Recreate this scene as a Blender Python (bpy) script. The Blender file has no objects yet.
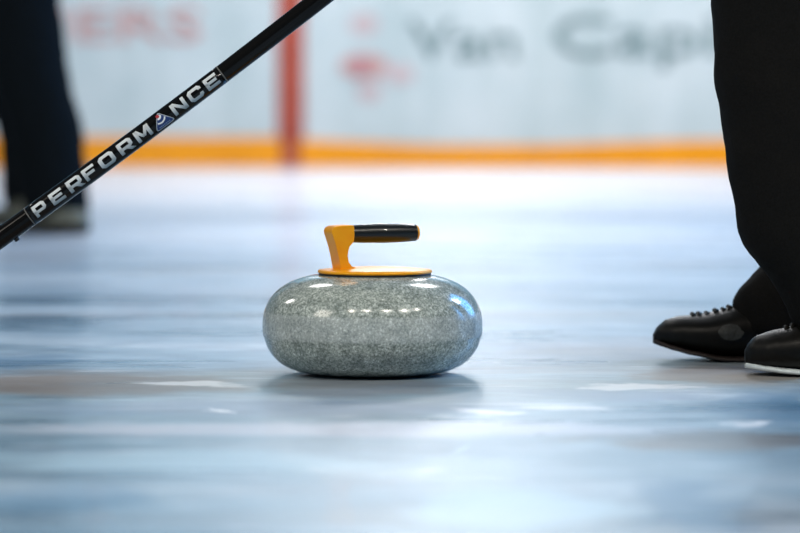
import bpy, bmesh, math, random
from mathutils import Vector, Matrix
random.seed(4)
PI = math.pi
H, F, D0 = 0.325, 3000.0, 3.85        # camera height (m), focal length in pixels, distance to the stone
HOR = 120.0                            # image row of the horizon
C = bpy.context.scene.collection

def at(px, py, Y):
    return Vector(((px - 400) * Y / F, Y, H - (py - HOR) * Y / F))

# ------------------------------------------------------------------ helpers
def link(o, parent=None):
    C.objects.link(o)
    if parent: o.parent = parent
    return o

def obj(name, bm, mat, parent=None, smooth=True):
    bmesh.ops.recalc_face_normals(bm, faces=bm.faces)
    me = bpy.data.meshes.new(name); bm.to_mesh(me); bm.free()
    if smooth:
        for p in me.polygons: p.use_smooth = True
    if mat: me.materials.append(mat)
    return link(bpy.data.objects.new(name, me), parent)

def tag(o, label=None, cat=None, group=None, kind=None):
    if label: o['label'] = label
    if cat: o['category'] = cat
    if group: o['group'] = group
    if kind: o['kind'] = kind
    return o

def empty(name, loc, rz=0):
    o = bpy.data.objects.new(name, None); o.location = loc; o.rotation_euler = (0, 0, rz)
    o.empty_display_size = .05
    return link(o)

def box(bm, x0, y0, z0, x1, y1, z1):
    v = [bm.verts.new(p) for p in ((x0,y0,z0),(x1,y0,z0),(x1,y1,z0),(x0,y1,z0),(x0,y0,z1),(x1,y0,z1),(x1,y1,z1),(x0,y1,z1))]
    for f in ((0,3,2,1),(4,5,6,7),(0,1,5,4),(1,2,6,5),(2,3,7,6),(3,0,4,7)): bm.faces.new([v[i] for i in f])

def loft(bm, rings, cap=True):
    vs = [[bm.verts.new(p) for p in r] for r in rings]
    n = len(vs[0])
    for a, b in zip(vs, vs[1:]):
        for i in range(n):
            bm.faces.new((a[i], a[(i+1) % n], b[(i+1) % n], b[i]))
    if cap:
        bm.faces.new(vs[0][::-1]); bm.faces.new(vs[-1])

def lathe(bm, prof, n=96):
    """prof: list of (r, z); r=0 at an end closes to a fan by a tiny ring"""
    loft(bm, [[(max(r, 1e-4)*math.cos(2*PI*i/n), max(r, 1e-4)*math.sin(2*PI*i/n), z) for i in range(n)] for r, z in prof])

def tube(bm, pts, rad, n=24, cap=True):
    rings = []
    for i, p in enumerate(pts):
        a = pts[max(i-1, 0)]; b = pts[min(i+1, len(pts)-1)]
        t = (b - a).normalized()
        u = t.cross(Vector((0, 1, 0)))
        if u.length < 1e-3: u = t.cross(Vector((1, 0, 0)))
        u.normalize(); w = t.cross(u)
        r = rad[i] if isinstance(rad, (list, tuple)) else rad
        rings.append([p + r*(math.cos(2*PI*k/n)*u + math.sin(2*PI*k/n)*w) for k in range(n)])
    loft(bm, rings, cap)

def catmull(pts, sub=6):
    out = []
    P = [pts[0]] + list(pts) + [pts[-1]]
    for i in range(1, len(P)-2):
        p0, p1, p2, p3 = P[i-1:i+3]
        for k in range(sub):
            t = k/sub
            out.append(tuple(.5*(2*b + (c-a)*t + (2*a-5*b+4*c-d)*t*t + (3*b-a-3*c+d)*t**3) for a, b, c, d in zip(p0, p1, p2, p3)))
    out.append(tuple(pts[-1]))
    return out

# ------------------------------------------------------------------ materials
class NT:
    def __init__(self, name):
        self.m = bpy.data.materials.new(name); self.m.use_nodes = True
        self.t = self.m.node_tree; self.b = self.t.nodes['Principled BSDF']
    def n(self, typ, **kw):
        nd = self.t.nodes.new(typ)
        for k, v in kw.items():
            if k.startswith('i_'): nd.inputs[k[2:].replace('_', ' ')].default_value = v
            else: setattr(nd, k, v)
        return nd
    def l(self, a, b): self.t.links.new(a, b)
    def ramp(self, fac, stops, interp='LINEAR'):
        r = self.n('ShaderNodeValToRGB'); e = r.color_ramp.elements; r.color_ramp.interpolation = interp
        while len(e) < len(stops): e.new(.5)
        for q, (p, c) in zip(e, stops): q.position = p; q.color = tuple(c) + (1,) if len(c) == 3 else c
        self.l(fac, r.inputs[0]); return r.outputs[0]
    def mix(self, fac, a, b, mode='MIX'):
        m = self.n('ShaderNodeMix', data_type='RGBA', blend_type=mode)
        for s, v in ((m.inputs[0], fac), (m.inputs[6], a), (m.inputs[7], b)):
            if isinstance(v, bpy.types.NodeSocket): self.l(v, s)
            elif isinstance(v, (int, float)): s.default_value = v
            else: s.default_value = tuple(v) + (1,)
        return m.outputs[2]
    def noise(self, scale, detail=3, rough=.5, vec=None, dist=0):
        nd = self.n('ShaderNodeTexNoise', i_Scale=scale, i_Detail=detail, i_Roughness=rough, i_Distortion=dist)
        if vec: self.l(vec, nd.inputs['Vector'])
        return nd.outputs[0]
    def coord(self, kind='Object', scale=(1,1,1)):
        tc = self.n('ShaderNodeTexCoord'); mp = self.n('ShaderNodeMapping'); mp.inputs['Scale'].default_value = scale
        self.l(tc.outputs[kind], mp.inputs[0]); return mp.outputs[0]
    def bump(self, h, strength=.3, dist=.001):
        b = self.n('ShaderNodeBump', i_Strength=strength, i_Distance=dist); self.l(h, b.inputs['Height'])
        self.l(b.outputs[0], self.b.inputs['Normal'])

def simple(name, col, rough=.5, metal=0, coat=0, var=.12, scale=40, bump=0, spec=.5):
    k = NT(name); v = k.coord()
    nz = k.noise(scale, 4, .6, v)
    c = k.ramp(nz, [(.3, [x*(1-var) for x in col]), (.7, [min(1, x*(1+var)) for x in col])])
    k.l(c, k.b.inputs['Base Color'])
    k.b.inputs['Roughness'].default_value = rough; k.b.inputs['Metallic'].default_value = metal
    k.b.inputs['Coat Weight'].default_value = coat; k.b.inputs['Specular IOR Level'].default_value = spec
    if bump: k.bump(nz, bump, .002)
    return k.m

def granite(name):
    k = NT(name); v = k.coord()
    a = k.noise(300, 6, .74, v); b = k.noise(640, 3, .6, v); c = k.noise(52, 4, .7, v)
    base = k.ramp(a, [(.30, (.115,.145,.135)), (.44, (.29,.34,.325)), (.54, (.455,.51,.50)), (.64, (.73,.79,.79)), (.76, (.92,.96,.97))])
    fine = k.ramp(b, [(.32, (.35,.38,.37)), (.5, (.95,.95,.95)), (.68, (1.5,1.5,1.5))])
    col = k.mix(.7, base, fine, 'MULTIPLY')
    blot = k.ramp(c, [(.3, (.58,.61,.58)), (.7, (1.35,1.33,1.28))])
    col = k.mix(.9, col, blot, 'MULTIPLY')
    # frosted striking band around the middle, its edges worn
    sp = k.n('ShaderNodeSeparateXYZ'); tc = k.n('ShaderNodeTexCoord'); k.l(tc.outputs['Object'], sp.inputs[0])
    ma = k.n('ShaderNodeMath', operation='MULTIPLY_ADD'); k.l(k.noise(90, 3, .6, v), ma.inputs[0]); ma.inputs[1].default_value = .004; k.l(sp.outputs[2], ma.inputs[2])
    mr = k.n('ShaderNodeMapRange'); k.l(ma.outputs[0], mr.inputs[0]); mr.inputs[1].default_value = .0435; mr.inputs[2].default_value = .0865
    bf = k.ramp(mr.outputs[0], [(.13, (0,0,0)), (.22, (1,1,1)), (.86, (1,1,1)), (.93, (0,0,0))])
    w = k.noise(1, 4, .6, k.coord(scale=(70, 70, 7)))
    sc = k.ramp(w, [(.3, (.50,.56,.60)), (.7, (.82,.87,.90))])
    col = k.mix(k.mix(1, bf, (.28,.28,.28), 'MULTIPLY'), col, sc)
    # sparse black mica flecks
    vo = k.n('ShaderNodeTexVoronoi', i_Scale=75.0, i_Randomness=1.0); k.l(v, vo.inputs['Vector'])
    fl = k.ramp(vo.outputs['Distance'], [(.06, (1,1,1)), (.11, (0,0,0))])
    gate = k.ramp(k.noise(11, 2, .5, v), [(.58, (0,0,0)), (.64, (1,1,1))])
    col = k.mix(k.mix(1, fl, gate, 'MULTIPLY'), col, (.025,.028,.028))
    k.l(col, k.b.inputs['Base Color'])
    k.l(k.mix(bf, (.15,.15,.15), (.27,.27,.27)), k.b.inputs['Roughness'])
    cw = k.n('ShaderNodeMath', operation='MULTIPLY_ADD'); k.l(bf, cw.inputs[0]); cw.inputs[1].default_value = -.3; cw.inputs[2].default_value = .4
    k.l(cw.outputs[0], k.b.inputs['Coat Weight']); k.b.inputs['Coat Roughness'].default_value = .05
    k.bump(b, .04, .001)
    return k.m

def orange_metal():
    k = NT('orange_anodised'); v = k.coord()
    c = k.ramp(k.noise(60, 3, .5, v), [(.3, (.97,.37,.004)), (.7, (1.0,.44,.008))])
    k.l(c, k.b.inputs['Base Color']); k.b.inputs['Metallic'].default_value = .15
    k.b.inputs['Specular IOR Level'].default_value = .3; k.b.inputs['Roughness'].default_value = .36
    k.b.inputs['Coat Weight'].default_value = .10; k.b.inputs['Coat Roughness'].default_value = .12
    return k.m

BROWN, FROST, DEEP, PALE_CYAN = (.20,.155,.125), (.90,.93,.97), (.06,.20,.34), (.50,.69,.78)
WEAR_AND_REFLECTIONS = [  # rough image extents (left, right, top, bottom) of each scuff, turned into places on the ice
    (-120, 300, 368, 402, BROWN, .85), (620, 860, 362, 388, BROWN, .75), (560, 860, 428, 456, BROWN, .6), (240, 470, 372, 402, (.24,.24,.27), .6),  # brown scuffs; the grey one paints in the stone's dark reflection
    (-60, 90, 352, 372, DEEP, .5), (690, 860, 386, 432, DEEP, .6), (600, 760, 470, 545, DEEP, .6), (-60, 180, 480, 520, DEEP, .45), (-80, 560, 398, 420, (.22,.32,.46), .5), (480, 720, 386, 404, (.16,.26,.40), .5),  # dark blue areas, among them the people's reflections painted into the ice
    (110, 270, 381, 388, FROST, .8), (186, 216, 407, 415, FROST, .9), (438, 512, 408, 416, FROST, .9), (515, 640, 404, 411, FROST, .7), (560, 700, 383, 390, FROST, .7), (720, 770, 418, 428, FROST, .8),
    (-100, 760, 420, 440, (.66,.68,.76), .7), (-60, 420, 446, 476, PALE_CYAN, .6), (400, 640, 478, 545, PALE_CYAN, .7)]  # pale bands; the last paints in a reflection of the bright far side
def ice_mat():
    k = NT('pebbled_ice'); v = k.coord()
    big = k.noise(1, 3, .55, k.coord(scale=(.28, .75, 1)), .3)
    mid = k.noise(1, 4, .6, k.coord(scale=(1.1, 3.6, 1)), .4)
    sm = k.noise(1, 4, .62, k.coord(scale=(9, 17, 1)))
    scr = k.noise(1, 3, .6, k.coord(scale=(4.5, 38, 1)))      # scrape marks along the sheet
    col = k.ramp(big, [(.34, (.14,.27,.36)), (.5, (.29,.43,.51)), (.66, (.56,.66,.71))])
    col2 = k.ramp(mid, [(.34, (.11,.20,.28)), (.50, (.32,.45,.53)), (.66, (.72,.77,.80))])
    col = k.mix(.5, col, col2)
    dirt = k.ramp(k.noise(1, 3, .6, k.coord(scale=(.55, 1.9, 1)), .5), [(.53, (0,0,0)), (.66, (.6,.6,.6))])
    col = k.mix(dirt, col, (.27,.235,.215))
    fine = k.noise(1, 3, .6, k.coord(scale=(14, 190, 1)))
    col = k.mix(.55, col, k.ramp(fine, [(.34, (.55,.60,.66)), (.52, (1,1,1)), (.68, (1.45,1.42,1.4))]), 'MULTIPLY')
    fr = k.ramp(scr, [(.60, (0,0,0)), (.72, (.8,.8,.8))])
    col = k.mix(fr, col, (.88,.92,.97))
    col = k.mix(.45, col, k.ramp(sm, [(.3, (.45,.52,.60)), (.7, (1.25,1.25,1.25))]), 'MULTIPLY')
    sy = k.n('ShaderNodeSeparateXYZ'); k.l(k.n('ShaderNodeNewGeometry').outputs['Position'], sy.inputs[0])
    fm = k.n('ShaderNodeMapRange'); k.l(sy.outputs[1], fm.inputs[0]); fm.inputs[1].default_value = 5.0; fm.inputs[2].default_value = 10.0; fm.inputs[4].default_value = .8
    col = k.mix(fm.outputs[0], col, (.64, .67, .73))     # paler, more even colour toward the far end
    # wear and reflections on the sheet round the stone: slushy brown scuffs, frost streaks, dark and pale reflections painted in
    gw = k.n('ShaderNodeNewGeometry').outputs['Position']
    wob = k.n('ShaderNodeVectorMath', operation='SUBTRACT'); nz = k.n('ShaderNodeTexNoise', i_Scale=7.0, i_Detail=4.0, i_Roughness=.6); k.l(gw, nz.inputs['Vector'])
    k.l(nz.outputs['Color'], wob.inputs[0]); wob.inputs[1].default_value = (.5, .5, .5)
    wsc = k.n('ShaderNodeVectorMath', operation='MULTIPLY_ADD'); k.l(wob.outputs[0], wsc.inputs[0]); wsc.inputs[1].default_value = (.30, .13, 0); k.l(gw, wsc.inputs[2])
    for px0, px1, py0, py1, c, st in WEAR_AND_REFLECTIONS:
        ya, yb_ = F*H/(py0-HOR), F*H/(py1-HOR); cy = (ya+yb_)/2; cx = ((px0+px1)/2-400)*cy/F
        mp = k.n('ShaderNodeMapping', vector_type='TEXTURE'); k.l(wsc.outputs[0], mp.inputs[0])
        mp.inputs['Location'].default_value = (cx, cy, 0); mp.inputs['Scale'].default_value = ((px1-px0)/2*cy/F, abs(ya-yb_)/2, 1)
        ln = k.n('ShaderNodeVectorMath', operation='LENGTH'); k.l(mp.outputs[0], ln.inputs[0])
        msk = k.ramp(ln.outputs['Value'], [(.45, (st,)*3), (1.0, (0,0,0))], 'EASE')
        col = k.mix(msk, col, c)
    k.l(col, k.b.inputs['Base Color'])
    k.b.inputs['IOR'].default_value = 1.31
    rr = k.ramp(mid, [(.35, (.24,)*3), (.65, (.42,)*3)])
    rr = k.mix(fr, rr, (.5,.5,.5))
    k.l(rr, k.b.inputs['Roughness'])
    k.b.inputs['Coat Weight'].default_value = .14; k.b.inputs['Coat Roughness'].default_value = .025
    k.b.inputs['Coat IOR'].default_value = 1.31
    p1 = k.noise(120, 2, .5, v); p2 = k.noise(22, 3, .5, v)
    s = k.n('ShaderNodeMath', operation='MULTIPLY_ADD'); k.l(p1, s.inputs[0]); s.inputs[1].default_value = .35; k.l(p2, s.inputs[2])
    k.bump(s.outputs[0], .14, .0025)
    return k.m

def board_mat():
    k = NT('rink_board_white'); v = k.coord()
    w = k.noise(1, 3, .6, k.coord(scale=(3.0, 3.0, .35)))
    col = k.ramp(w, [(.3, (.50,.60,.63)), (.7, (.66,.74,.78))])
    smudge = k.ramp(k.noise(2.2, 4, .6, v), [(.35, (.86,.9,.9)), (.65, (1.04,1.03,1.02))])
    k.l(k.mix(.8, col, smudge, 'MULTIPLY'), k.b.inputs['Base Color'])
    k.b.inputs['Roughness'].default_value = .4
    return k.m

def attr_mat(name, rough):
    k = NT(name)
    a = k.n('ShaderNodeVertexColor', layer_name='ink')
    g = k.ramp(k.noise(300, 2, .5, k.coord()), [(.3, (.93,)*3), (.7, (1.05,)*3)])
    k.l(k.mix(.6, a.outputs[0], g, 'MULTIPLY'), k.b.inputs['Base Color'])
    k.b.inputs['Roughness'].default_value = rough
    return k.m

M = dict(
    granite=granite('speckled_granite'),
    orange=orange_metal(),
    rubber=simple('black_rubber', (.006,.006,.006), .5, scale=200),
    grip=simple('black_grip', (.004,.005,.005), .30, coat=.2, scale=120),
    shaft=simple('black_carbon_shaft', (.0045,.004,.0035), .13, coat=.0, scale=200, spec=.22),
    sleeve=simple('black_decal_sleeve', (.004,.0036,.003), .11, coat=.0, scale=200, spec=.30),
    ring=simple('clear_sleeve_edge', (.13,.135,.13), .4, scale=200),
    ink=attr_mat('printed_silver_ink', .45),
    ice=ice_mat(), board=board_mat(),
    kick=simple('yellow_orange_kickplate', (.95,.35,.0), .42, scale=3, var=.10),
    red=simple('red_line_paint', (.40,.070,.042), .5, scale=4),
    red_ad=simple('faded_red_print', (.56,.33,.32), .5, scale=4),
    pink_ad=simple('pale_red_print', (.60,.48,.50), .5, scale=4),
    teal_ad=simple('dark_teal_print', (.18,.27,.29), .5, scale=4),
    red_core=simple('dusky_red_print', (.46,.20,.22), .5, scale=4),
    cap=simple('board_cap_rail', (.55,.60,.65), .4, scale=6),
    wall=simple('arena_wall_paint', (.33,.60,.75), .7, scale=.7, var=.15),
    wall_dark=simple('arena_stand_dark', (.10,.10,.12), .7, scale=1.3, var=.3),
    trousers=simple('black_trouser_cloth', (.0068,.0064,.0058), .9, scale=320, var=.25, bump=.25, spec=.12),
    trousers2=simple('navy_black_trouser_cloth', (.0035,.0055,.007), .9, scale=320, var=.25, bump=.25, spec=.1),
    jacket=simple('dark_jacket_cloth', (.02,.024,.03), .8, scale=200, bump=.2),
    shoe=simple('black_shoe_leather', (.004,.0036,.003), .42, scale=90, var=.3, coat=.0, bump=.2, spec=.2),
    sole_white=simple('white_sole_rubber', (.62,.70,.73), .4, scale=60),
    sole_dark=simple('dark_sole_rubber', (.012,.006,.005), .6, scale=60),
    patch=simple('grey_shoe_patch', (.012,.0145,.0145), .6, scale=220, var=.95),
    lace=simple('black_lace', (.010,.009,.007), .7, scale=300, spec=.2),
    shoe2=simple('olive_grey_shoe_suede', (.15,.155,.12), .7, scale=60, var=.2),
    skin=simple('skin', (.50,.30,.22), .5, scale=30),
    hair=simple('brown_hair', (.05,.03,.02), .6, scale=90, var=.4),
    pad=simple('brush_pad_cloth', (.06,.06,.065), .8, scale=200),
)

# ------------------------------------------------------------------ setting
YB = 20.7
bm = bmesh.new()
vs = [bm.verts.new(p) for p in ((-16,-8,0),(16,-8,0),(16,YB+.3,0),(-16,YB+.3,0))]; bm.faces.new(vs)
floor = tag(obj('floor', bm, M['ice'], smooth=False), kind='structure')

# rink boards follow a plan line that begins its corner turn on the right
line = [(-16.0, YB)] + [(-1.2+.2*i, YB) for i in range(12)]
for i in range(1, 25):
    t = i/24
    line.append((1.0 + 4.2*t, YB - 2.7*t**1.8))
line.append((8.0, 14.0))
def board_strip(z0f, z1f, off, mat, name, parent=None):
    bm = bmesh.new()
    pts = [Vector((x, y, 0)) for x, y in line]
    rows = []
    for i, p in enumerate(pts):
        t = (pts[min(i+1, len(pts)-1)] - pts[max(i-1, 0)]).normalized(); nrm = Vector((t.y, -t.x, 0))
        f = p + nrm*off; b = p - nrm*.08
        z0, z1 = z0f(p.x), z1f(p.x)
        rows.append([(f.x, f.y, z0), (f.x, f.y, z1), (b.x, b.y, z1), (b.x, b.y, z0)])
    loft(bm, rows)
    return obj(name, bm, mat, parent, smooth=False)
boards = tag(board_strip(lambda x: 0, lambda x: 1.25, 0, M['board'], 'wall_boards'), kind='structure')
kick_top = lambda x: .205 if x < -.8 else (.195 - .045*min(1, (x+.8)/1.0) if x < 1 else .15 + .035*min(1, (x-1)/1.0))
tag(board_strip(lambda x: 0, kick_top, .012, M['kick'], 'trim_1', boards))
tag(board_strip(lambda x: 1.25, lambda x: 1.29, .02, M['cap'], 'trim_2', boards))
# red vertical line on the boards
bm = bmesh.new()
a, b = at(277.5, 0, YB).x, at(304, 0, YB).x
box(bm, a, YB-.02, .19, b, YB-.001, 1.25)
box(bm, a+.03, YB-.022, .0, b-.03, YB-.002, .19)
obj('trim_3', bm, M['red'], boards, smooth=False)
# printed words on the boards (words built from the curve font, turned into meshes)
def words(txt, x0, x1, ytop, ybot, mat, name, yf=lambda x: YB):
    cu = bpy.data.curves.new('words', 'FONT'); cu.body = txt; cu.resolution_u = 3; cu.offset = .012
    tmp = bpy.data.objects.new('words', cu); C.objects.link(tmp)
    dg = bpy.context.evaluated_depsgraph_get(); me = bpy.data.meshes.new_from_object(tmp.evaluated_get(dg))
    bpy.data.objects.remove(tmp); bpy.data.curves.remove(cu)
    xs = [v.co.x for v in me.vertices]; ys = [v.co.y for v in me.vertices]
    a, b = min(xs), max(xs); c, d = min(ys), max(ys)
    P0, P1 = at(x0, ybot, YB), at(x1, ytop, YB)
    for v in me.vertices:
        X = P0.x + (v.co.x-a)/(b-a)*(P1.x-P0.x); Z = P0.z + (v.co.y-c)/(d-c)*(P1.z-P0.z)
        v.co = (X, yf(X) - .012, Z)
    me.materials.clear(); me.materials.append(mat)
    return link(bpy.data.objects.new(name, me), boards)
def yb(x):
    if x <= 1: return YB
    return YB - 2.7*(min(1, (x-1)/4.2))**1.8
words('IERS', 56, 202, 8, 42, M['red_ad'], 'lettering')
words('Van', 408, 517, 20, 60, M['teal_ad'], 'lettering')
words('Capi', 553, 714, 15, 70, M['teal_ad'], 'lettering', yb)
# faded red emblem: disc above a wide swoosh with a small foot
bm = bmesh.new()
def disc(bm, cx, cy, rx, ry, n=32):
    bm.faces.new([bm.verts.new(at(cx+rx*math.cos(2*PI*i/n), cy+ry*math.sin(2*PI*i/n), YB) + Vector((0,-.012,0))) for i in range(n)])
disc(bm, 364, 24, 14, 10); disc(bm, 369, 92, 12, 9); disc(bm, 400, 74, 14, 9)
obj('emblem', bm, M['pink_ad'], boards, smooth=False)
bm = bmesh.new(); disc(bm, 364, 66, 24, 12)
for v in bm.verts: v.co.y -= .004
obj('emblem', bm, M['red_ad'], boards, smooth=False)
bm = bmesh.new(); disc(bm, 360, 66, 8, 10)
for v in bm.verts: v.co.y -= .008
obj('emblem', bm, M['red_core'], boards, smooth=False)

# arena wall beyond the boards: dark rows of stand below, pale wall above
bm = bmesh.new(); box(bm, -22, 28, 1.9, 22, 28.3, 9)
tag(obj('wall_back', bm, M['wall'], smooth=False), kind='structure')
bm = bmesh.new()
for i in range(3): box(bm, -22, 25.6+.8*i, 0, 22, 28.0, .7+.45*i)
tag(obj('trim_4', bm, M['wall_dark'], smooth=False), kind='structure')

# ------------------------------------------------------------------ curling stone
SX = (372.5-400)*D0/F
stone = empty('curling_stone', (SX, D0, 0))
tag(stone, 'polished grey granite curling stone with orange and black handle, standing on the ice', 'curling stone')
prof = [(.0, 0), (.040, .0005), (.062, 0), (.080, .0012), (.098, .0045), (.113, .0105), (.1255, .0205), (.1345, .033), (.1393, .046)]
bandp = [(.1393, .046), (.1407, .052), (.1410, .060), (.1408, .069), (.1398, .0765)]
topp = [(.1398, .0765), (.1375, .0845), (.1332, .0935), (.1268, .1022), (.1175, .1105), (.106, .1172), (.092, .1225), (.078, .1258), (.060, .1270), (0, .1272)]
def lathed(name, pr, mat, parent, sub=6, n=128, smoothed=True):
    bm = bmesh.new(); lathe(bm, catmull(pr, sub) if smoothed else pr, n)
    return obj(name, bm, mat, parent)
def granite_full():
    bm = bmesh.new(); full = catmull(prof[:-1] + bandp + topp[1:], 6); lathe(bm, full, 128)
    return obj('granite_body', bm, M['granite'], stone)
granite_full()
lathed('gasket', [(.060, .1262), (.0712, .1262), (.0722, .1272), (.0722, .1287), (.0710, .1293), (.060, .1293)], M['rubber'], stone, smoothed=False).location.x = .0032
PHI = math.radians(25)
lathed('handle_plate', [(0, .1288), (.0705, .1288), (.0730, .1293), (.0737, .1305), (.0733, .1318), (.0718, .1331), (.067, .1336), (.050, .1352), (.025, .1366), (0, .1370)], M['orange'], stone, smoothed=False).location.x = .0032
# gooseneck: side outline swept across its width, rounded edges
side = [(-.0500,.1318),(-.0505,.137),(-.0535,.152),(-.0575,.167),(-.0618,.179),(-.0628,.1835),(-.0605,.1878),(-.0560,.1900),(-.048,.1908),(-.036,.1912),(-.0320,.1905),
        (-.0312,.186),(-.0312,.176),(-.0320,.1700),(-.0345,.1670),(-.0375,.1640),(-.0395,.1585),(-.0405,.1520),(-.0390,.1440),(-.0345,.1385),(-.0265,.1355),(-.0190,.1340),(-.0180,.1318)]
T = .0275
bm = bmesh.new()
f0 = [bm.verts.new((u, -T/2, z)) for u, z in side]; f1 = [bm.verts.new((u, T/2, z)) for u, z in side]
bm.faces.new(f0[::-1]); bm.faces.new(f1)
for i in range(len(side)):
    j = (i+1) % len(side); bm.faces.new((f0[i], f0[j], f1[j], f1[i]))
gn = obj('gooseneck', bm, M['orange'], stone, smooth=True); gn.rotation_euler = (0, 0, PHI)
bv = gn.modifiers.new('round', 'BEVEL'); bv.width = .0055; bv.segments = 5; bv.limit_method = 'ANGLE'; bv.angle_limit = math.radians(50)
wn = gn.modifiers.new('wn', 'WEIGHTED_NORMAL'); wn.keep_sharp = True
def axis_lathe(name, pr, mat, parent):       # turned about the handle's long axis
    bm = bmesh.new(); lathe(bm, pr, 48)
    bmesh.ops.transform(bm, matrix=Matrix.Translation((0, 0, .1795)) @ Matrix.Rotation(PI/2, 4, 'Y'), verts=bm.verts)
    o = obj(name, bm, mat, parent)
    return o
g = axis_lathe('grip', catmull([(0, -.0325), (.0098, -.0325), (.0109, -.0318), (.0117, -.022), (.0123, 0), (.0125, .016), (.0122, .034), (.0116, .048), (.0108, .0580), (.0102, .0600), (0, .0602)], 5), M['grip'], stone)
g.rotation_euler = (0, 0, PHI)
e = axis_lathe('end_cap', catmull([(0, .0590), (.0094, .0590), (.0099, .0615), (.0090, .0633), (.005, .0642), (0, .0643)], 4), M['orange'], g)

# ------------------------------------------------------------------ curling broom
S = D0/F
def shaft_y(x):
    return 237.9 - .714*x if x < 0 else 237.9 - .714*x - .000105*x*x
def shaft_r(x):                                  # radius in image pixels at the stone's distance
    pts = [(-400, 10.4), (0, 10.2), (60, 9.9), (110, 9.65), (222, 9.55), (318, 9.9), (900, 10.2)]
    for (a, ra), (b, rb) in zip(pts, pts[1:]):
        if a <= x <= b: return ra + (rb-ra)*(x-a)/(b-a)
    return 10
def shaft_p(x): return at(x, shaft_y(x), D0)
broom = empty('curling_broom', at(-175, 373, D0))
tag(broom, 'black curling broom with a PERFORMANCE decal slanting across the ice', 'broom')
bloc = broom.location.copy()
def bobj(name, bm, mat, parent=None, smooth=True):
    o = obj(name, bm, mat, parent or broom, smooth)
    if parent is None: o.location = -bloc
    return o
def shaft_tube(name, x0, x1, extra, mat, n=40, step=8):
    bm = bmesh.new(); k = max(2, int((x1-x0)/step))
    xs = [x0 + (x1-x0)*i/k for i in range(k+1)]
    tube(bm, [shaft_p(x) for x in xs], [(shaft_r(x)+extra)*S for x in xs], n)
    return bobj(name, bm, mat)
shaft_tube('shaft', -150, 560, 0, M['shaft'])
shaft_tube('decal_sleeve', 30.0, 222.3, .12, M['sleeve'])
for x in (30.0, 222.3): shaft_tube('sleeve_edge', x-.45, x+.45, .22, M['ring'], step=.4)
# small button on the underside
def frame(x):
    t = (shaft_p(x+.5) - shaft_p(x-.5)).normalized(); up = Vector((0, -1, 0)).cross(t); 
    if up.z < 0: up = -up
    return t, up
t, up = frame(8)
bm = bmesh.new()
c = shaft_p(10.5) - up*(shaft_r(10)*S)
tube(bm, [c + up*.004, c - up*.0022, c - up*.0034], [.0036, .0036, .0024], 20)
bobj('button', bm, M['rubber'])
# brush head, resting on the ice outside the picture on the left
bm = bmesh.new()
hc = at(-178, 373, D0); hx = hc.x
bm2 = bmesh.new(); box(bm2, hx-.035, D0-.10, .022, hx+.035, D0+.10, .046)
bmesh.ops.bevel(bm2, geom=bm2.edges[:], offset=.008, segments=3, affect='EDGES')
hd = bobj('brush_head', bm2, M['grip'])
bm2 = bmesh.new(); box(bm2, hx-.03, D0-.095, 0.0, hx+.03, D0+.095, .023)
bmesh.ops.bevel(bm2, geom=bm2.edges[:], offset=.006, segments=3, affect='EDGES')
bobj('brush_pad', bm2, M['pad'])
bm = bmesh.new(); tube(bm, [Vector((hx, D0, .04)), shaft_p(-150), shaft_p(-130)], [.012, .0145, .0145], 24)
bobj('collar', bm, M['grip'])

# decal: letters as strokes in a unit box, wrapped round the shaft
def octo(x0, y0, x1, y1, cx, cy):
    return [(x0+cx,y0),(x1-cx,y0),(x1,y0+cy),(x1,y1-cy),(x1-cx,y1),(x0+cx,y1),(x0,y1-cy),(x0,y0+cy)]
def B(x0, y0, x1, y1): return [(x0,y0),(x1,y0),(x1,y1),(x0,y1)]
def ringq(skip=(), x0=0, y0=0, x1=1, y1=1, tx=.24, ty=.24, c=.17):
    o = octo(x0, y0, x1, y1, c, c*1.05); q = octo(x0+tx, y0+ty, x1-tx, y1-ty, c*.35, c*.35)
    return [[o[i], o[(i+1) % 8], q[(i+1) % 8], q[i]] for i in range(8) if i not in skip]
bowl = [B(0,.76,.80,1), B(.0,.28,.80,.50), [(.80,.28),(1,.42),(1,.86),(.80,1),(.80,.76),(.76,.72),(.76,.55),(.80,.50)]]
bowl = [B(0,.77,.82,1), B(0,.28,.82,.5), [(.82,1),(1,.86),(.76,.70),(.76,.77)], [(1,.86),(1,.42),(.76,.56),(.76,.70)], [(1,.42),(.82,.28),(.76,.5),(.76,.56)]]
GL = {
 'P': [B(0,0,.24,1)] + bowl,
 'R': [B(0,0,.24,1)] + bowl + [[(.42,.34),(.70,.34),(1.06,0),(.74,0)]],
 'E': [B(0,0,.25,1), B(0,.77,1,1), B(0,.39,.90,.61), B(0,0,1,.23)],
 'F': [B(0,0,.25,1), B(0,.77,1,1), B(0,.36,.88,.58)],
 'O': ringq(),
 'C': ringq(skip=(2,)) + [[(1,.17),(1,.36),(.77,.36),(.76,.24)], [(1,.83),(1,.64),(.77,.64),(.76,.76)]],
 'M': [B(0,0,.21,1), B(.79,0,1,1), [(0,1),(.24,1),(.60,.22),(.40,.22)], [(.76,1),(1,1),(.60,.22),(.40,.22)]],
 'N': [B(0,0,.22,1), B(.78,0,1,1), [(0,1),(.26,1),(1,0),(.74,0)]],
}
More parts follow.
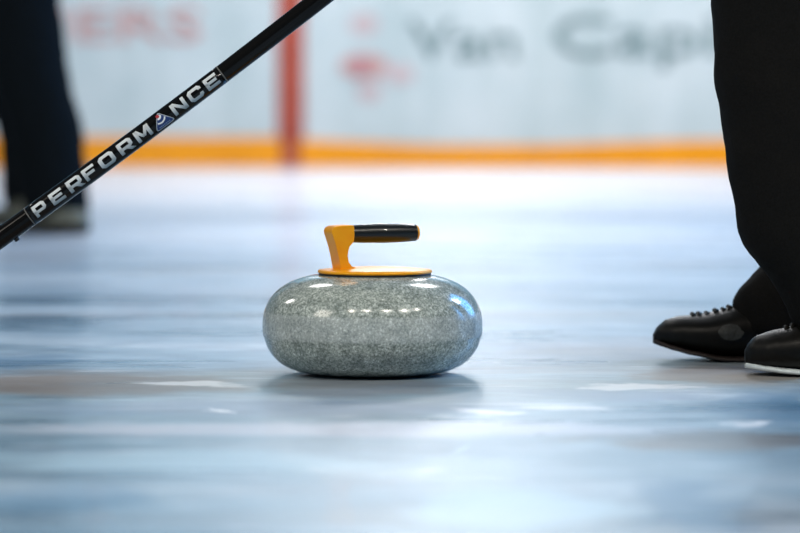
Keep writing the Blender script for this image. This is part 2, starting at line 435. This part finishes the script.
def wrap(bm, polys, xc, wpx, hpx, voff=0, lift=.18, colf=None, lay=None, slant=0):
    """polys in the unit box; laid on the front of the shaft about image column xc"""
    tmp = bmesh.new()
    for p in polys:
        try: tmp.faces.new([tmp.verts.new((u-.5, v-.5, 0)) for u, v in p])
        except ValueError: pass
    for i in range(1, 12):
        bmesh.ops.bisect_plane(tmp, geom=tmp.verts[:]+tmp.edges[:]+tmp.faces[:], plane_co=(0, -.5+i/12, 0), plane_no=(0, 1, 0))
    t0, _ = frame(xc); cosx = t0.x
    mp = {}
    for v in tmp.verts:
        sx = xc + (v.co.x + slant*v.co.y)*wpx*cosx
        t, up = frame(sx); R = (shaft_r(sx)+lift)
        th = math.asin(max(-.99, min(.99, (v.co.y*hpx + voff)/R)))
        mp[v] = bm.verts.new(shaft_p(sx) + S*R*(math.sin(th)*up + math.cos(th)*Vector((0, -1, 0))))
    for f in tmp.faces:
        nf = bm.faces.new([mp[v] for v in f.verts])
        for lp, v in zip(nf.loops, f.verts): lp[lay] = colf(v.co.x+.5, v.co.y+.5)
    tmp.free()
def lerp(a, b, t): return tuple(p+(q-p)*t for p, q in zip(a, b))
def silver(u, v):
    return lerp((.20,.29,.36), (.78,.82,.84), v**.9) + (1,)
spec = [('P',41.0,14.5),('E',58.0,15),('R',75.6,16.5),('F',90.6,14.5),('O',107.8,17.5),('R',126.2,16.5),('M',143.6,17.5),('N',179.6,16.5),('C',196.0,16),('E',212.0,15)]
for run in (spec[:7], spec[7:]):       # the letters before and after the badge that stands for the A
    bm = bmesh.new(); lay = bm.loops.layers.float_color.new('ink')
    for ch, x, w in run: wrap(bm, GL[ch], x, w, 12.4, -.1, .2, silver, lay)
    bobj('lettering', bm, M['ink'], smooth=False)
# triangular badge in place of the A: pale rim, navy field, white and blue arcs, red ball
def rtri(cx, cy, sc, n=6, rad=.14):
    P = [Vector((.5,1.06)), Vector((1.08,-.02)), Vector((-.08,-.02))]
    out = []
    for i in range(3):
        a, b, c = P[i-1], P[i], P[(i+1) % 3]
        d1 = (a-b).normalized()*rad*1.5; d2 = (c-b).normalized()*rad*1.5
        for k in range(n+1):
            t = k/n; out.append((b+d1)*(1-t)**2 + b*2*t*(1-t) + (b+d2)*t*t)
    m = Vector((.5,.34))
    return [tuple(m + (p-m)*sc) for p in out]
def arcband(r0, r1, c=(.42,.80), n=24, clip=.80):
    out = []
    tri = rtri(0, 0, .86)
    A0, A1 = -2.55, .35
    def inside(p):
        s = None
        for i in range(len(tri)):
            a, b = tri[i], tri[(i+1) % len(tri)]
            cr = (b[0]-a[0])*(p[1]-a[1]) - (b[1]-a[1])*(p[0]-a[0])
            if cr > 1e-6: return False
        return True
    for i in range(64):
        a, b = -PI + 2*PI*i/64, -PI + 2*PI*(i+1)/64
        for j in range(3):
            ra, rb = r0+(r1-r0)*j/3, r0+(r1-r0)*(j+1)/3
            q = [(c[0]+ra*math.cos(a)*.72, c[1]+ra*math.sin(a)), (c[0]+rb*math.cos(a)*.72, c[1]+rb*math.sin(a)), (c[0]+rb*math.cos(b)*.72, c[1]+rb*math.sin(b)), (c[0]+ra*math.cos(b)*.72, c[1]+ra*math.sin(b))]
            if all(inside(p) for p in q): out.append(q)
    return out
bm = bmesh.new(); lay = bm.loops.layers.float_color.new('ink')
NAVY, WHITE, RED, PALE = (.012,.045,.19,1), (.80,.84,.88,1), (.42,.012,.025,1), (.45,.52,.60,1)
def badge(polys, col, lift): wrap(bm, polys, 162.2, 20.5, 15.2, .1, lift, lambda u, v: col, lay)
badge([rtri(0,0,1.0)], PALE, .22)
badge([rtri(0,0,.90)], NAVY, .32)
badge(arcband(.12, .25), WHITE, .42)
badge(arcband(.44, .54), WHITE, .42)
badge([[(.42+.115*math.cos(2*PI*i/20)*.8, .80+.115*math.sin(2*PI*i/20)) for i in range(20)]], RED, .5)
for i in range(7):   # tiny illegible lettering along the badge's base
    badge([B(.17+.097*i, .07, .23+.097*i, .15)], (.20,.30,.48,1), .42)
bobj('badge', bm, M['ink'], smooth=False)

# ------------------------------------------------------------------ people
def ell(c, rx, ry, n=28, p=2.3):
    out = []
    for i in range(n):
        a = 2*PI*i/n; ca, sa = math.cos(a), math.sin(a)
        out.append(Vector((c[0] + rx*math.copysign(abs(ca)**(2/p), ca), c[1] + ry*math.copysign(abs(sa)**(2/p), sa), c[2])))
    return out

def shoe(person, toe, heel, mats, prof_top, width=.098, sole_h=.016, spring=.012, laces=True, patch=None):
    """toe, heel: points on the ice; prof_top: (s, height) upper outline, s from toe 0 to heel 1"""
    d = heel - toe; L = d.length; ax = d.normalized(); sd = Vector((-ax.y, ax.x, 0))
    def lookup(tab, s):
        for (a, ya), (b, yb_) in zip(tab, tab[1:]):
            if a <= s <= b:
                t = (s-a)/(b-a); t = t*t*(3-2*t)*.5 + t*.5; return ya + (yb_-ya)*t
        return tab[-1][1]
    wt = [(0,.20),(.03,.42),(.10,.74),(.20,.94),(.32,1.0),(.50,.88),(.68,.74),(.86,.72),(.95,.62),(1,.36)]
    bt = [(0,spring),(.03,spring*.86),(.08,spring*.66),(.16,spring*.38),(.30,.0006),(.36,0),(1,0)]
    N = 40; ss = [(1-math.cos(PI*i/N))/2 for i in range(N+1)]
    def section(s, z0, z1, wmul, n=28, flat=2.6):
        w = lookup(wt, s)*width/2*wmul; cz = (z0+z1)/2; hz = max(.001, (z1-z0)/2)
        r = []
        for i in range(n):
            a = 2*PI*i/n; ca, sa = math.cos(a), math.sin(a)
            wz = 1.0 if sa < 0 else 1 - .30*abs(sa)**2 * (0 if s < .05 else 1)
            pos = toe + ax*(s*L) + sd*(w*wz*math.copysign(abs(ca)**(2/flat), ca))
            r.append(Vector((pos.x, pos.y, cz + hz*math.copysign(abs(sa)**(2/flat), sa))))
        return r
    bm = bmesh.new()
    loft(bm, [section(s, lookup(bt, s)+sole_h*.55, lookup(prof_top, s), .97) for s in ss])
    up = obj('shoe', bm, mats[0], person)
    bm = bmesh.new()
    loft(bm, [section(s, lookup(bt, s), lookup(bt, s)+sole_h, 1.0, flat=4) for s in ss])
    obj('sole', bm, mats[1], up)
    if laces:
        bm = bmesh.new()
        for k in range(6):
            s = .165+.033*k + .006*math.sin(5*k); h = lookup(prof_top, s)-.0025 + .001*math.sin(3*k); w = lookup(wt, s)*width/2*.42
            a = toe + ax*(s*L); 
            tube(bm, [a + sd*(-w) + Vector((0,0,h-.006)), a + ax*.004 + sd*(-w*.4) + Vector((0,0,h+.003)), a + ax*.004 + sd*(w*.4) + Vector((0,0,h+.003)), a + ax*.010 + sd*w + Vector((0,0,h-.006))], .0036, 8)
        obj('lace', bm, mats[2], up)
    if patch:
        bm = bmesh.new()
        s0, s1, z0, z1 = patch
        rows = []
        side = -1 if sd.y > 0 else 1
        for i in range(9):
            s = s0 + (s1-s0)*i/8; w = lookup(wt, s)*width/2
            a = toe + ax*(s*L)
            q = math.sqrt(max(.02, 1-(i/4-1)**2)); zm, zh = (z0+z1)/2, (z1-z0)/2*q
            rows.append([Vector((a.x, a.y, zm + zh*(j/2-1))) + sd*side*(w*(1.0-.10*(j/4)**2) + .0015) for j in range(5)])
        vs = [[bm.verts.new(p) for p in r] for r in rows]
        for r, q in zip(vs, vs[1:]):
            for j in range(4): bm.faces.new((r[j], r[j+1], q[j+1], q[j]))
        obj('side_patch', bm, M['patch'], up)
    return up

def remeshed(o, vox, disp=None, smooth=6):
    r = o.modifiers.new('remesh', 'REMESH'); r.mode = 'VOXEL'; r.voxel_size = vox; r.use_smooth_shade = True
    s = o.modifiers.new('smooth', 'SMOOTH'); s.iterations = smooth; s.factor = .5
    if disp:
        tx = bpy.data.textures.new('cloth_folds', 'CLOUDS'); tx.noise_scale = disp[1]; tx.noise_depth = 2
        m = o.modifiers.new('folds', 'DISPLACE'); m.texture = tx; m.strength = disp[0]; m.mid_level = .5; m.texture_coords = 'GLOBAL'

def skin_body(name, nodes, edges, mat):
    bm = bmesh.new(); vs = {}
    sk = bm.verts.layers.skin.verify()
    for k, (p, r) in nodes.items():
        v = bm.verts.new(p); vs[k] = v; v[sk].radius = (r, r); v[sk].use_root = (k == 'pelvis')
    for a, b in edges: bm.edges.new((vs[a], vs[b]))
    me = bpy.data.meshes.new(name); bm.to_mesh(me); bm.free(); me.materials.append(mat)
    o = link(bpy.data.objects.new(name, me))
    o.modifiers.new('skin', 'SKIN').use_smooth_shade = True
    o.modifiers.new('sub', 'SUBSURF').levels = 2; o.modifiers['sub'].render_levels = 2
    return o

def figure(label, legs, hipc, face, tmat, shoulder_w=.40):
    """legs: two dicts with knee/ankle points; face: unit vector the person faces; sides along 'lat'"""
    lat = Vector((-face.y, face.x, 0))
    chest = hipc + Vector((0,0,.40)) + face*.04; neck = hipc + Vector((0,0,.57)) + face*.05
    head = neck + Vector((0,0,.15)) + face*.02
    nodes = {'pelvis': (hipc, .10), 'waist': (hipc+Vector((0,0,.16)), .105), 'chest': (chest, .125), 'neck': (neck, .052), 'jaw': (neck+Vector((0,0,.08))+face*.025, .068), 'head': (head, .085), 'crown': (head+Vector((0,0,.085)), .058), 'nose': (head+face*.095+Vector((0,0,-.02)), .013)}
    edges = [('pelvis','waist'),('waist','chest'),('chest','neck'),('neck','jaw'),('jaw','head'),('head','crown'),('head','nose')]
    hands = []
    for i, (lg, sgn) in enumerate(zip(legs, (-1, 1))):
        hip = hipc + lat*sgn*.09 + Vector((0,0,-.06)); 
        lg['hip'] = hip
        for k, p, r in (('hip', hip, .062), ('knee', lg['knee'], .045), ('ankle', lg['ankle'], .022)):
            nodes[k+str(i)] = (p, r)
        nodes['ball'+str(i)] = (lg['ankle'] + lg['toe']*.015 + Vector((0,0,-.03)), .012)
        edges += [('pelvis','hip%d'%i),('hip%d'%i,'knee%d'%i),('knee%d'%i,'ankle%d'%i),('ankle%d'%i,'ball%d'%i)]
        sh = chest + lat*sgn*shoulder_w/2*.9 + Vector((0,0,.09)); el = sh + lat*sgn*.06 + Vector((0,0,-.29)) + face*(-.03); wr = el + Vector((0,0,-.22)) + face*.10
        palm = wr + Vector((0,0,-.08)) + face*.03
        for k, p, r in (('sh', sh, .060), ('el', el, .040), ('wr', wr, .026), ('palm', palm, .030)): nodes[k+str(i)] = (p, r)
        edges += [('chest','sh%d'%i),('sh%d'%i,'el%d'%i),('el%d'%i,'wr%d'%i),('wr%d'%i,'palm%d'%i)]
        for j, fl in enumerate((.072, .082, .077, .060)):
            o = face*(.03-.02*j)
            nodes['f%d%d'%(i,j)] = (palm+o+Vector((0,0,-.035)), .010); nodes['g%d%d'%(i,j)] = (palm+o*1.1-lat*sgn*.02+Vector((0,0,-.035-fl*.9)), .008)
            edges += [('palm%d'%i,'f%d%d'%(i,j)),('f%d%d'%(i,j),'g%d%d'%(i,j))]
        nodes['t%d'%i] = (palm+face*.055+Vector((0,0,-.02)), .010); edges.append(('palm%d'%i,'t%d'%i))
        hands.append((sh, el, wr))
    o = skin_body('person', nodes, edges, M['skin'])
    tag(o, label, 'person')
    # jacket
    bm = bmesh.new()
    def oring(c, a, b): return [c + lat*(a*math.cos(2*PI*i/28)) + face*(b*math.sin(2*PI*i/28)) for i in range(28)]
    loft(bm, [oring(hipc+Vector((0,0,-.06)), .185,.140), oring(hipc+Vector((0,0,.10)), .178,.135), oring(hipc+Vector((0,0,.25)), .190,.140), oring(chest, .215,.150), oring(chest+Vector((0,0,.10)), .195,.125), oring(neck+Vector((0,0,.0)), .085,.080), oring(neck+Vector((0,0,.03)), .072,.072)])
    for sh, el, wr in hands: tube(bm, [sh + (chest-sh)*.25, sh, (sh+el)/2, el, (el+wr)/2, wr + (wr-el)*.02], [.07,.085,.072,.062,.054,.047], 20)
    jk = obj('jacket', bm, M['jacket'], o); remeshed(jk, .012, (.010, .06))
    # hair
    bm = bmesh.new(); bmesh.ops.create_uvsphere(bm, u_segments=24, v_segments=14, radius=.104)
    bmesh.ops.delete(bm, geom=[v for v in bm.verts if v.co.z < -.05 or (v.co.dot(face) > .045 and v.co.z < .045)], context='VERTS')
    for v in bm.verts: v.co = v.co + head + Vector((0,0,.025)) - face*.012
    hr = obj('hair', bm, M['hair'], o); hr.modifiers.new('thick', 'SOLIDIFY').thickness = .012
    # trousers
    bm = bmesh.new()
    for lg in legs:
        rings = [ell(c, rx, ry) for c, rx, ry in lg['cloth']]
        top = lg['cloth'][-1][0]; end = lg['hip'] + Vector((0,0,-.10))
        for q in (.3, .6, 1.0): rings.append(ell(top + (end-top)*q, .098 + .014*q, .088 + .012*q))
        rings.append(ell(lg['hip'] + Vector((0,0,.02)), .115, .105)); rings.append(ell(lg['hip'] + Vector((0,0,.08)), .10, .10))
        loft(bm, rings)
    loft(bm, [oring(hipc+Vector((0,0,-.12)), .16,.11), oring(hipc+Vector((0,0,-.05)), .185,.13), oring(hipc+Vector((0,0,.08)), .170,.125)])
    tr = obj('trousers', bm, tmat, o); remeshed(tr, .009, (.009, .05), 4)
    return o

# -- right-hand person: walking stance facing left, near leg with its shin leaning forward
YN, YR = 3.83, 4.06
def cl(Y, rows, ry):       # cloth rings from (row, left edge col, half width px)
    return [(at(l+hw, y, Y), hw*Y/F, r) for (y, l, hw), r in zip(rows, ry)]
near = dict(knee=at(778, -5, YN), ankle=at(826, 305, YN), toe=Vector((-1,0,0)),
    cloth=cl(YN, [(340, 806, 34), (327, 796, 40), (312, 788, 44), (297, 782, 46), (280, 769, 52), (265, 757, 58), (252, 747, 61), (240, 739.5, 63), (200, 732.5, 65), (140, 723, 67), (80, 716, 68), (0, 711.5, 69), (-40, 714, 72)],
             [.048,.052,.056,.058,.06,.062,.064,.066,.07,.072,.074,.076,.08]))
far = dict(knee=at(868, -5, YR), ankle=at(790, 310, YR), toe=Vector((-1,0,0)),
    cloth=cl(YR, [(333, 741, 46), (322, 735.5, 50), (303, 730.5, 54), (290, 736, 53), (275, 751, 50), (262, 763, 48), (240, 770, 49), (180, 783, 52), (100, 798, 55), (0, 810, 59), (-40, 816, 62)],
             [.055,.058,.06,.06,.06,.06,.06,.064,.068,.074,.08]))
hip = Vector(((near['knee'].x + far['knee'].x)/2 + .16, (YN+YR)/2, .90))
p1 = figure('person in black trousers and black shoes standing close beside the curling stone', [near, far], hip, Vector((-1,0,0)), M['trousers'])
px = YR/F; g = at(653, 360, YR)
shoe(p1, Vector((at(653.5,0,YR).x, YR, 0)), Vector((at(653.5,0,YR).x + .300, YR+.01, 0)), (M['shoe'], M['sole_dark'], M['lace']),
     [(0,.036),(.02,.046),(.06,.0555),(.12,.0600),(.22,.0625),(.30,.068),(.38,.0745),(.46,.084),(.60,.094),(.8,.098),(.92,.094),(.97,.080),(1,.045)], .102, .007, .0225, patch=(.27,.385,.030,.052))
shoe(p1, Vector((at(745,0,YN).x, YN, 0)), Vector((at(745,0,YN).x + .295, YN, 0)), (M['shoe'], M['sole_white'], M['lace']),
     [(0,.032),(.02,.042),(.05,.050),(.12,.0565),(.22,.063),(.30,.070),(.38,.078),(.46,.086),(.60,.094),(.8,.098),(.92,.094),(.97,.080),(1,.045)], .100, .0078, .0085)

# -- left-hand person: far off near the boards, sharply out of focus
YL = 8.62
k = YL/F
nl = dict(knee=at(26, 60, YL), ankle=at(50, 205, YL), toe=Vector((.8,-.6,0)),
    cloth=cl(YL, [(216, 27, 31), (200, 21, 34), (185, 18, 35), (165, 14, 36), (140, 10, 37), (120, 5, 38), (90, -6, 39), (60, -13, 40), (0, -22, 41), (-50, -25, 42), (-85, -26, 43)], [.085,.09,.09,.09,.09,.09,.09,.09,.092,.095,.1]))
YL2 = 8.95
fl = dict(knee=at(8, 60, YL2), ankle=at(24, 197, YL2), toe=Vector((-.9,-.4,0)),
    cloth=cl(YL2, [(205, 4, 26), (190, 2, 29), (165, 2, 32), (140, 0, 34), (120, -6, 35), (90, -22, 36), (60, -28, 37), (0, -36, 38), (-50, -38, 39), (-85, -38, 40)], [.085,.09,.09,.09,.09,.09,.09,.092,.095,.1]))
hip = Vector(((nl['knee'].x + fl['knee'].x)/2 - .05, (YL+YL2)/2, .92))
p2 = figure('distant blurred person in dark navy trousers standing behind the broom shaft', [nl, fl], hip, Vector((.55,-.835,0)), M['trousers2'])
tops = [(0,.040),(.03,.055),(.08,.066),(.2,.072),(.30,.080),(.40,.092),(.55,.100),(.8,.104),(.92,.10),(.97,.085),(1,.05)]
t = Vector((at(91,0,YL).x, YL-.10, 0)); shoe(p2, t, t + Vector((-.225,.17,0)), (M['shoe2'], M['sole_dark'], M['lace']), tops, .11, .026, .006, laces=False)
t = Vector((at(-8,0,YL2).x, YL2-.02, 0)); shoe(p2, t, t + Vector((.26,.10,0)), (M['shoe2'], M['sole_dark'], M['lace']), tops, .11, .026, .006, laces=False)

# ------------------------------------------------------------------ light
def area(name, loc, target, sx, sy, power, col):
    l = bpy.data.lights.new(name, 'AREA'); l.shape = 'RECTANGLE'; l.size = sx; l.size_y = sy; l.energy = power; l.color = col
    o = link(bpy.data.objects.new(name, l)); o.location = loc
    o.rotation_euler = (Vector(target) - Vector(loc)).to_track_quat('-Z', 'Y').to_euler()
    return o
def point(name, loc, r, power, col):
    l = bpy.data.lights.new(name, 'POINT'); l.shadow_soft_size = r; l.energy = power; l.color = col
    o = link(bpy.data.objects.new(name, l)); o.location = loc; return o
# arena roof lamps in a row behind the photographer (the row of dots on the stone)
for x, z in ((-2.6, 5.7), (-.7, 5.5), (1.7, 5.5), (4.6, 6.6), (8.6, 9.2)): point('roof_lamp', (x, -1.4, z), .11, 330 if x < 3 else 660, (1, .93, .82))
# overhead lights: one added to brighten far ice and boards, two for stone highlights
area('overhead_light', (.5, 16.5, 6), (.5, 17.5, 0), 2.0, 2.0, 560, (.98, .98, 1))  # added to brighten the far ice and the middle of the boards
area('overhead_light', (-2.9, 13, 8), (-1, 7, 0), 1.2, 1.4, 90, (1, .98, .96))
area('overhead_light', (2.7, 13, 8), (1, 7, 0), 1.4, 1.6, 190, (.96, .98, 1))
area('wall_fill', (0, 25.5, 8.5), (0, 28, 3.4), 14, .6, 300, (.74, .89, 1))  # added light on the unseen wall, for bluer reflections in the near ice
# unseen spotlights added to whiten the far end of the sheet
def spot(loc, tgt, deg, power, blend=1.0):
    l = bpy.data.lights.new('ice_fill_spot', 'SPOT'); l.energy = power; l.spot_size = math.radians(deg); l.spot_blend = blend; l.shadow_soft_size = .15; l.color = (1, .965, .99)
    o = link(bpy.data.objects.new('ice_fill_spot', l)); o.location = loc; o.rotation_euler = (Vector(tgt)-Vector(loc)).to_track_quat('-Z', 'Y').to_euler()
spot((.2, 12.5, 8), (.15, 8.4, 0), 19, 1700)
spot((.3, 16, 9), (.25, 12.8, 0), 28, 2500)
spot((.3, 19, 8), (.25, 17.0, 0), 36, 1900)
# area lights added beyond the far boards for the ice glow, then side lights
area('far_glow_light', (.35, 25.4, 4.9), (.1, 6, 0), 1.1, 1.6, 40, (.95, .97, 1))
area('far_glow_light', (.3, 25.6, 5.0), (.1, 6, 0), 2.6, 1.8, 40, (.95, .97, 1))
area('far_glow_light', (.2, 25.8, 5.2), (.1, 6, 0), 5.0, 2.2, 50, (.93, .96, 1))
area('side_light', (4.6, 6.9, 3.4), (0, 4, 0.1), 1.3, .9, 110, (.78, .91, 1))
area('side_light', (7, 8.0, 3.4), (0, 4, 0.1), 6, 5, 800, (.10, .42, 1))  # added blue light that tints the stone's right side
area('side_light', (-5.2, 7.2, 4.0), (0, 4, 0.1), .7, .9, 40, (1, .97, .9))
area('side_light', (-4.2, 1.3, 3.0), (0, 4, 0.1), 1.6, 1.6, 60, (1, .93, .82))  # added warm fill for the gooseneck's left face and shaft highlights

w = bpy.data.worlds.new('arena'); bpy.context.scene.world = w; w.use_nodes = True
nt = w.node_tree; bg = nt.nodes['Background']
tc = nt.nodes.new('ShaderNodeTexCoord'); sp = nt.nodes.new('ShaderNodeSeparateXYZ'); nt.links.new(tc.outputs['Generated'], sp.inputs[0])
rp = nt.nodes.new('ShaderNodeValToRGB'); nt.links.new(sp.outputs[2], rp.inputs[0])
e = rp.color_ramp.elements; e[0].position = 0; e[0].color = (.10,.17,.25,1); e[1].position = 1; e[1].color = (.14,.18,.22,1)
nt.links.new(rp.outputs[0], bg.inputs[0]); bg.inputs[1].default_value = .62

# ------------------------------------------------------------------ camera
cam = bpy.data.cameras.new('camera'); co = link(bpy.data.objects.new('camera', cam))
co.location = (0, 0, H); co.rotation_euler = (PI/2, 0, 0)
cam.sensor_width = 36; cam.lens = F*36/800; cam.shift_y = (HOR - 266.5)/800
cam.clip_start = .05; cam.clip_end = 200
cam.dof.use_dof = True; cam.dof.focus_distance = D0 - .06; cam.dof.aperture_fstop = 3.5
bpy.context.scene.camera = co
vs_ = bpy.context.scene.view_settings; vs_.view_transform = 'Standard'; vs_.look = 'None'; vs_.exposure = -0.14
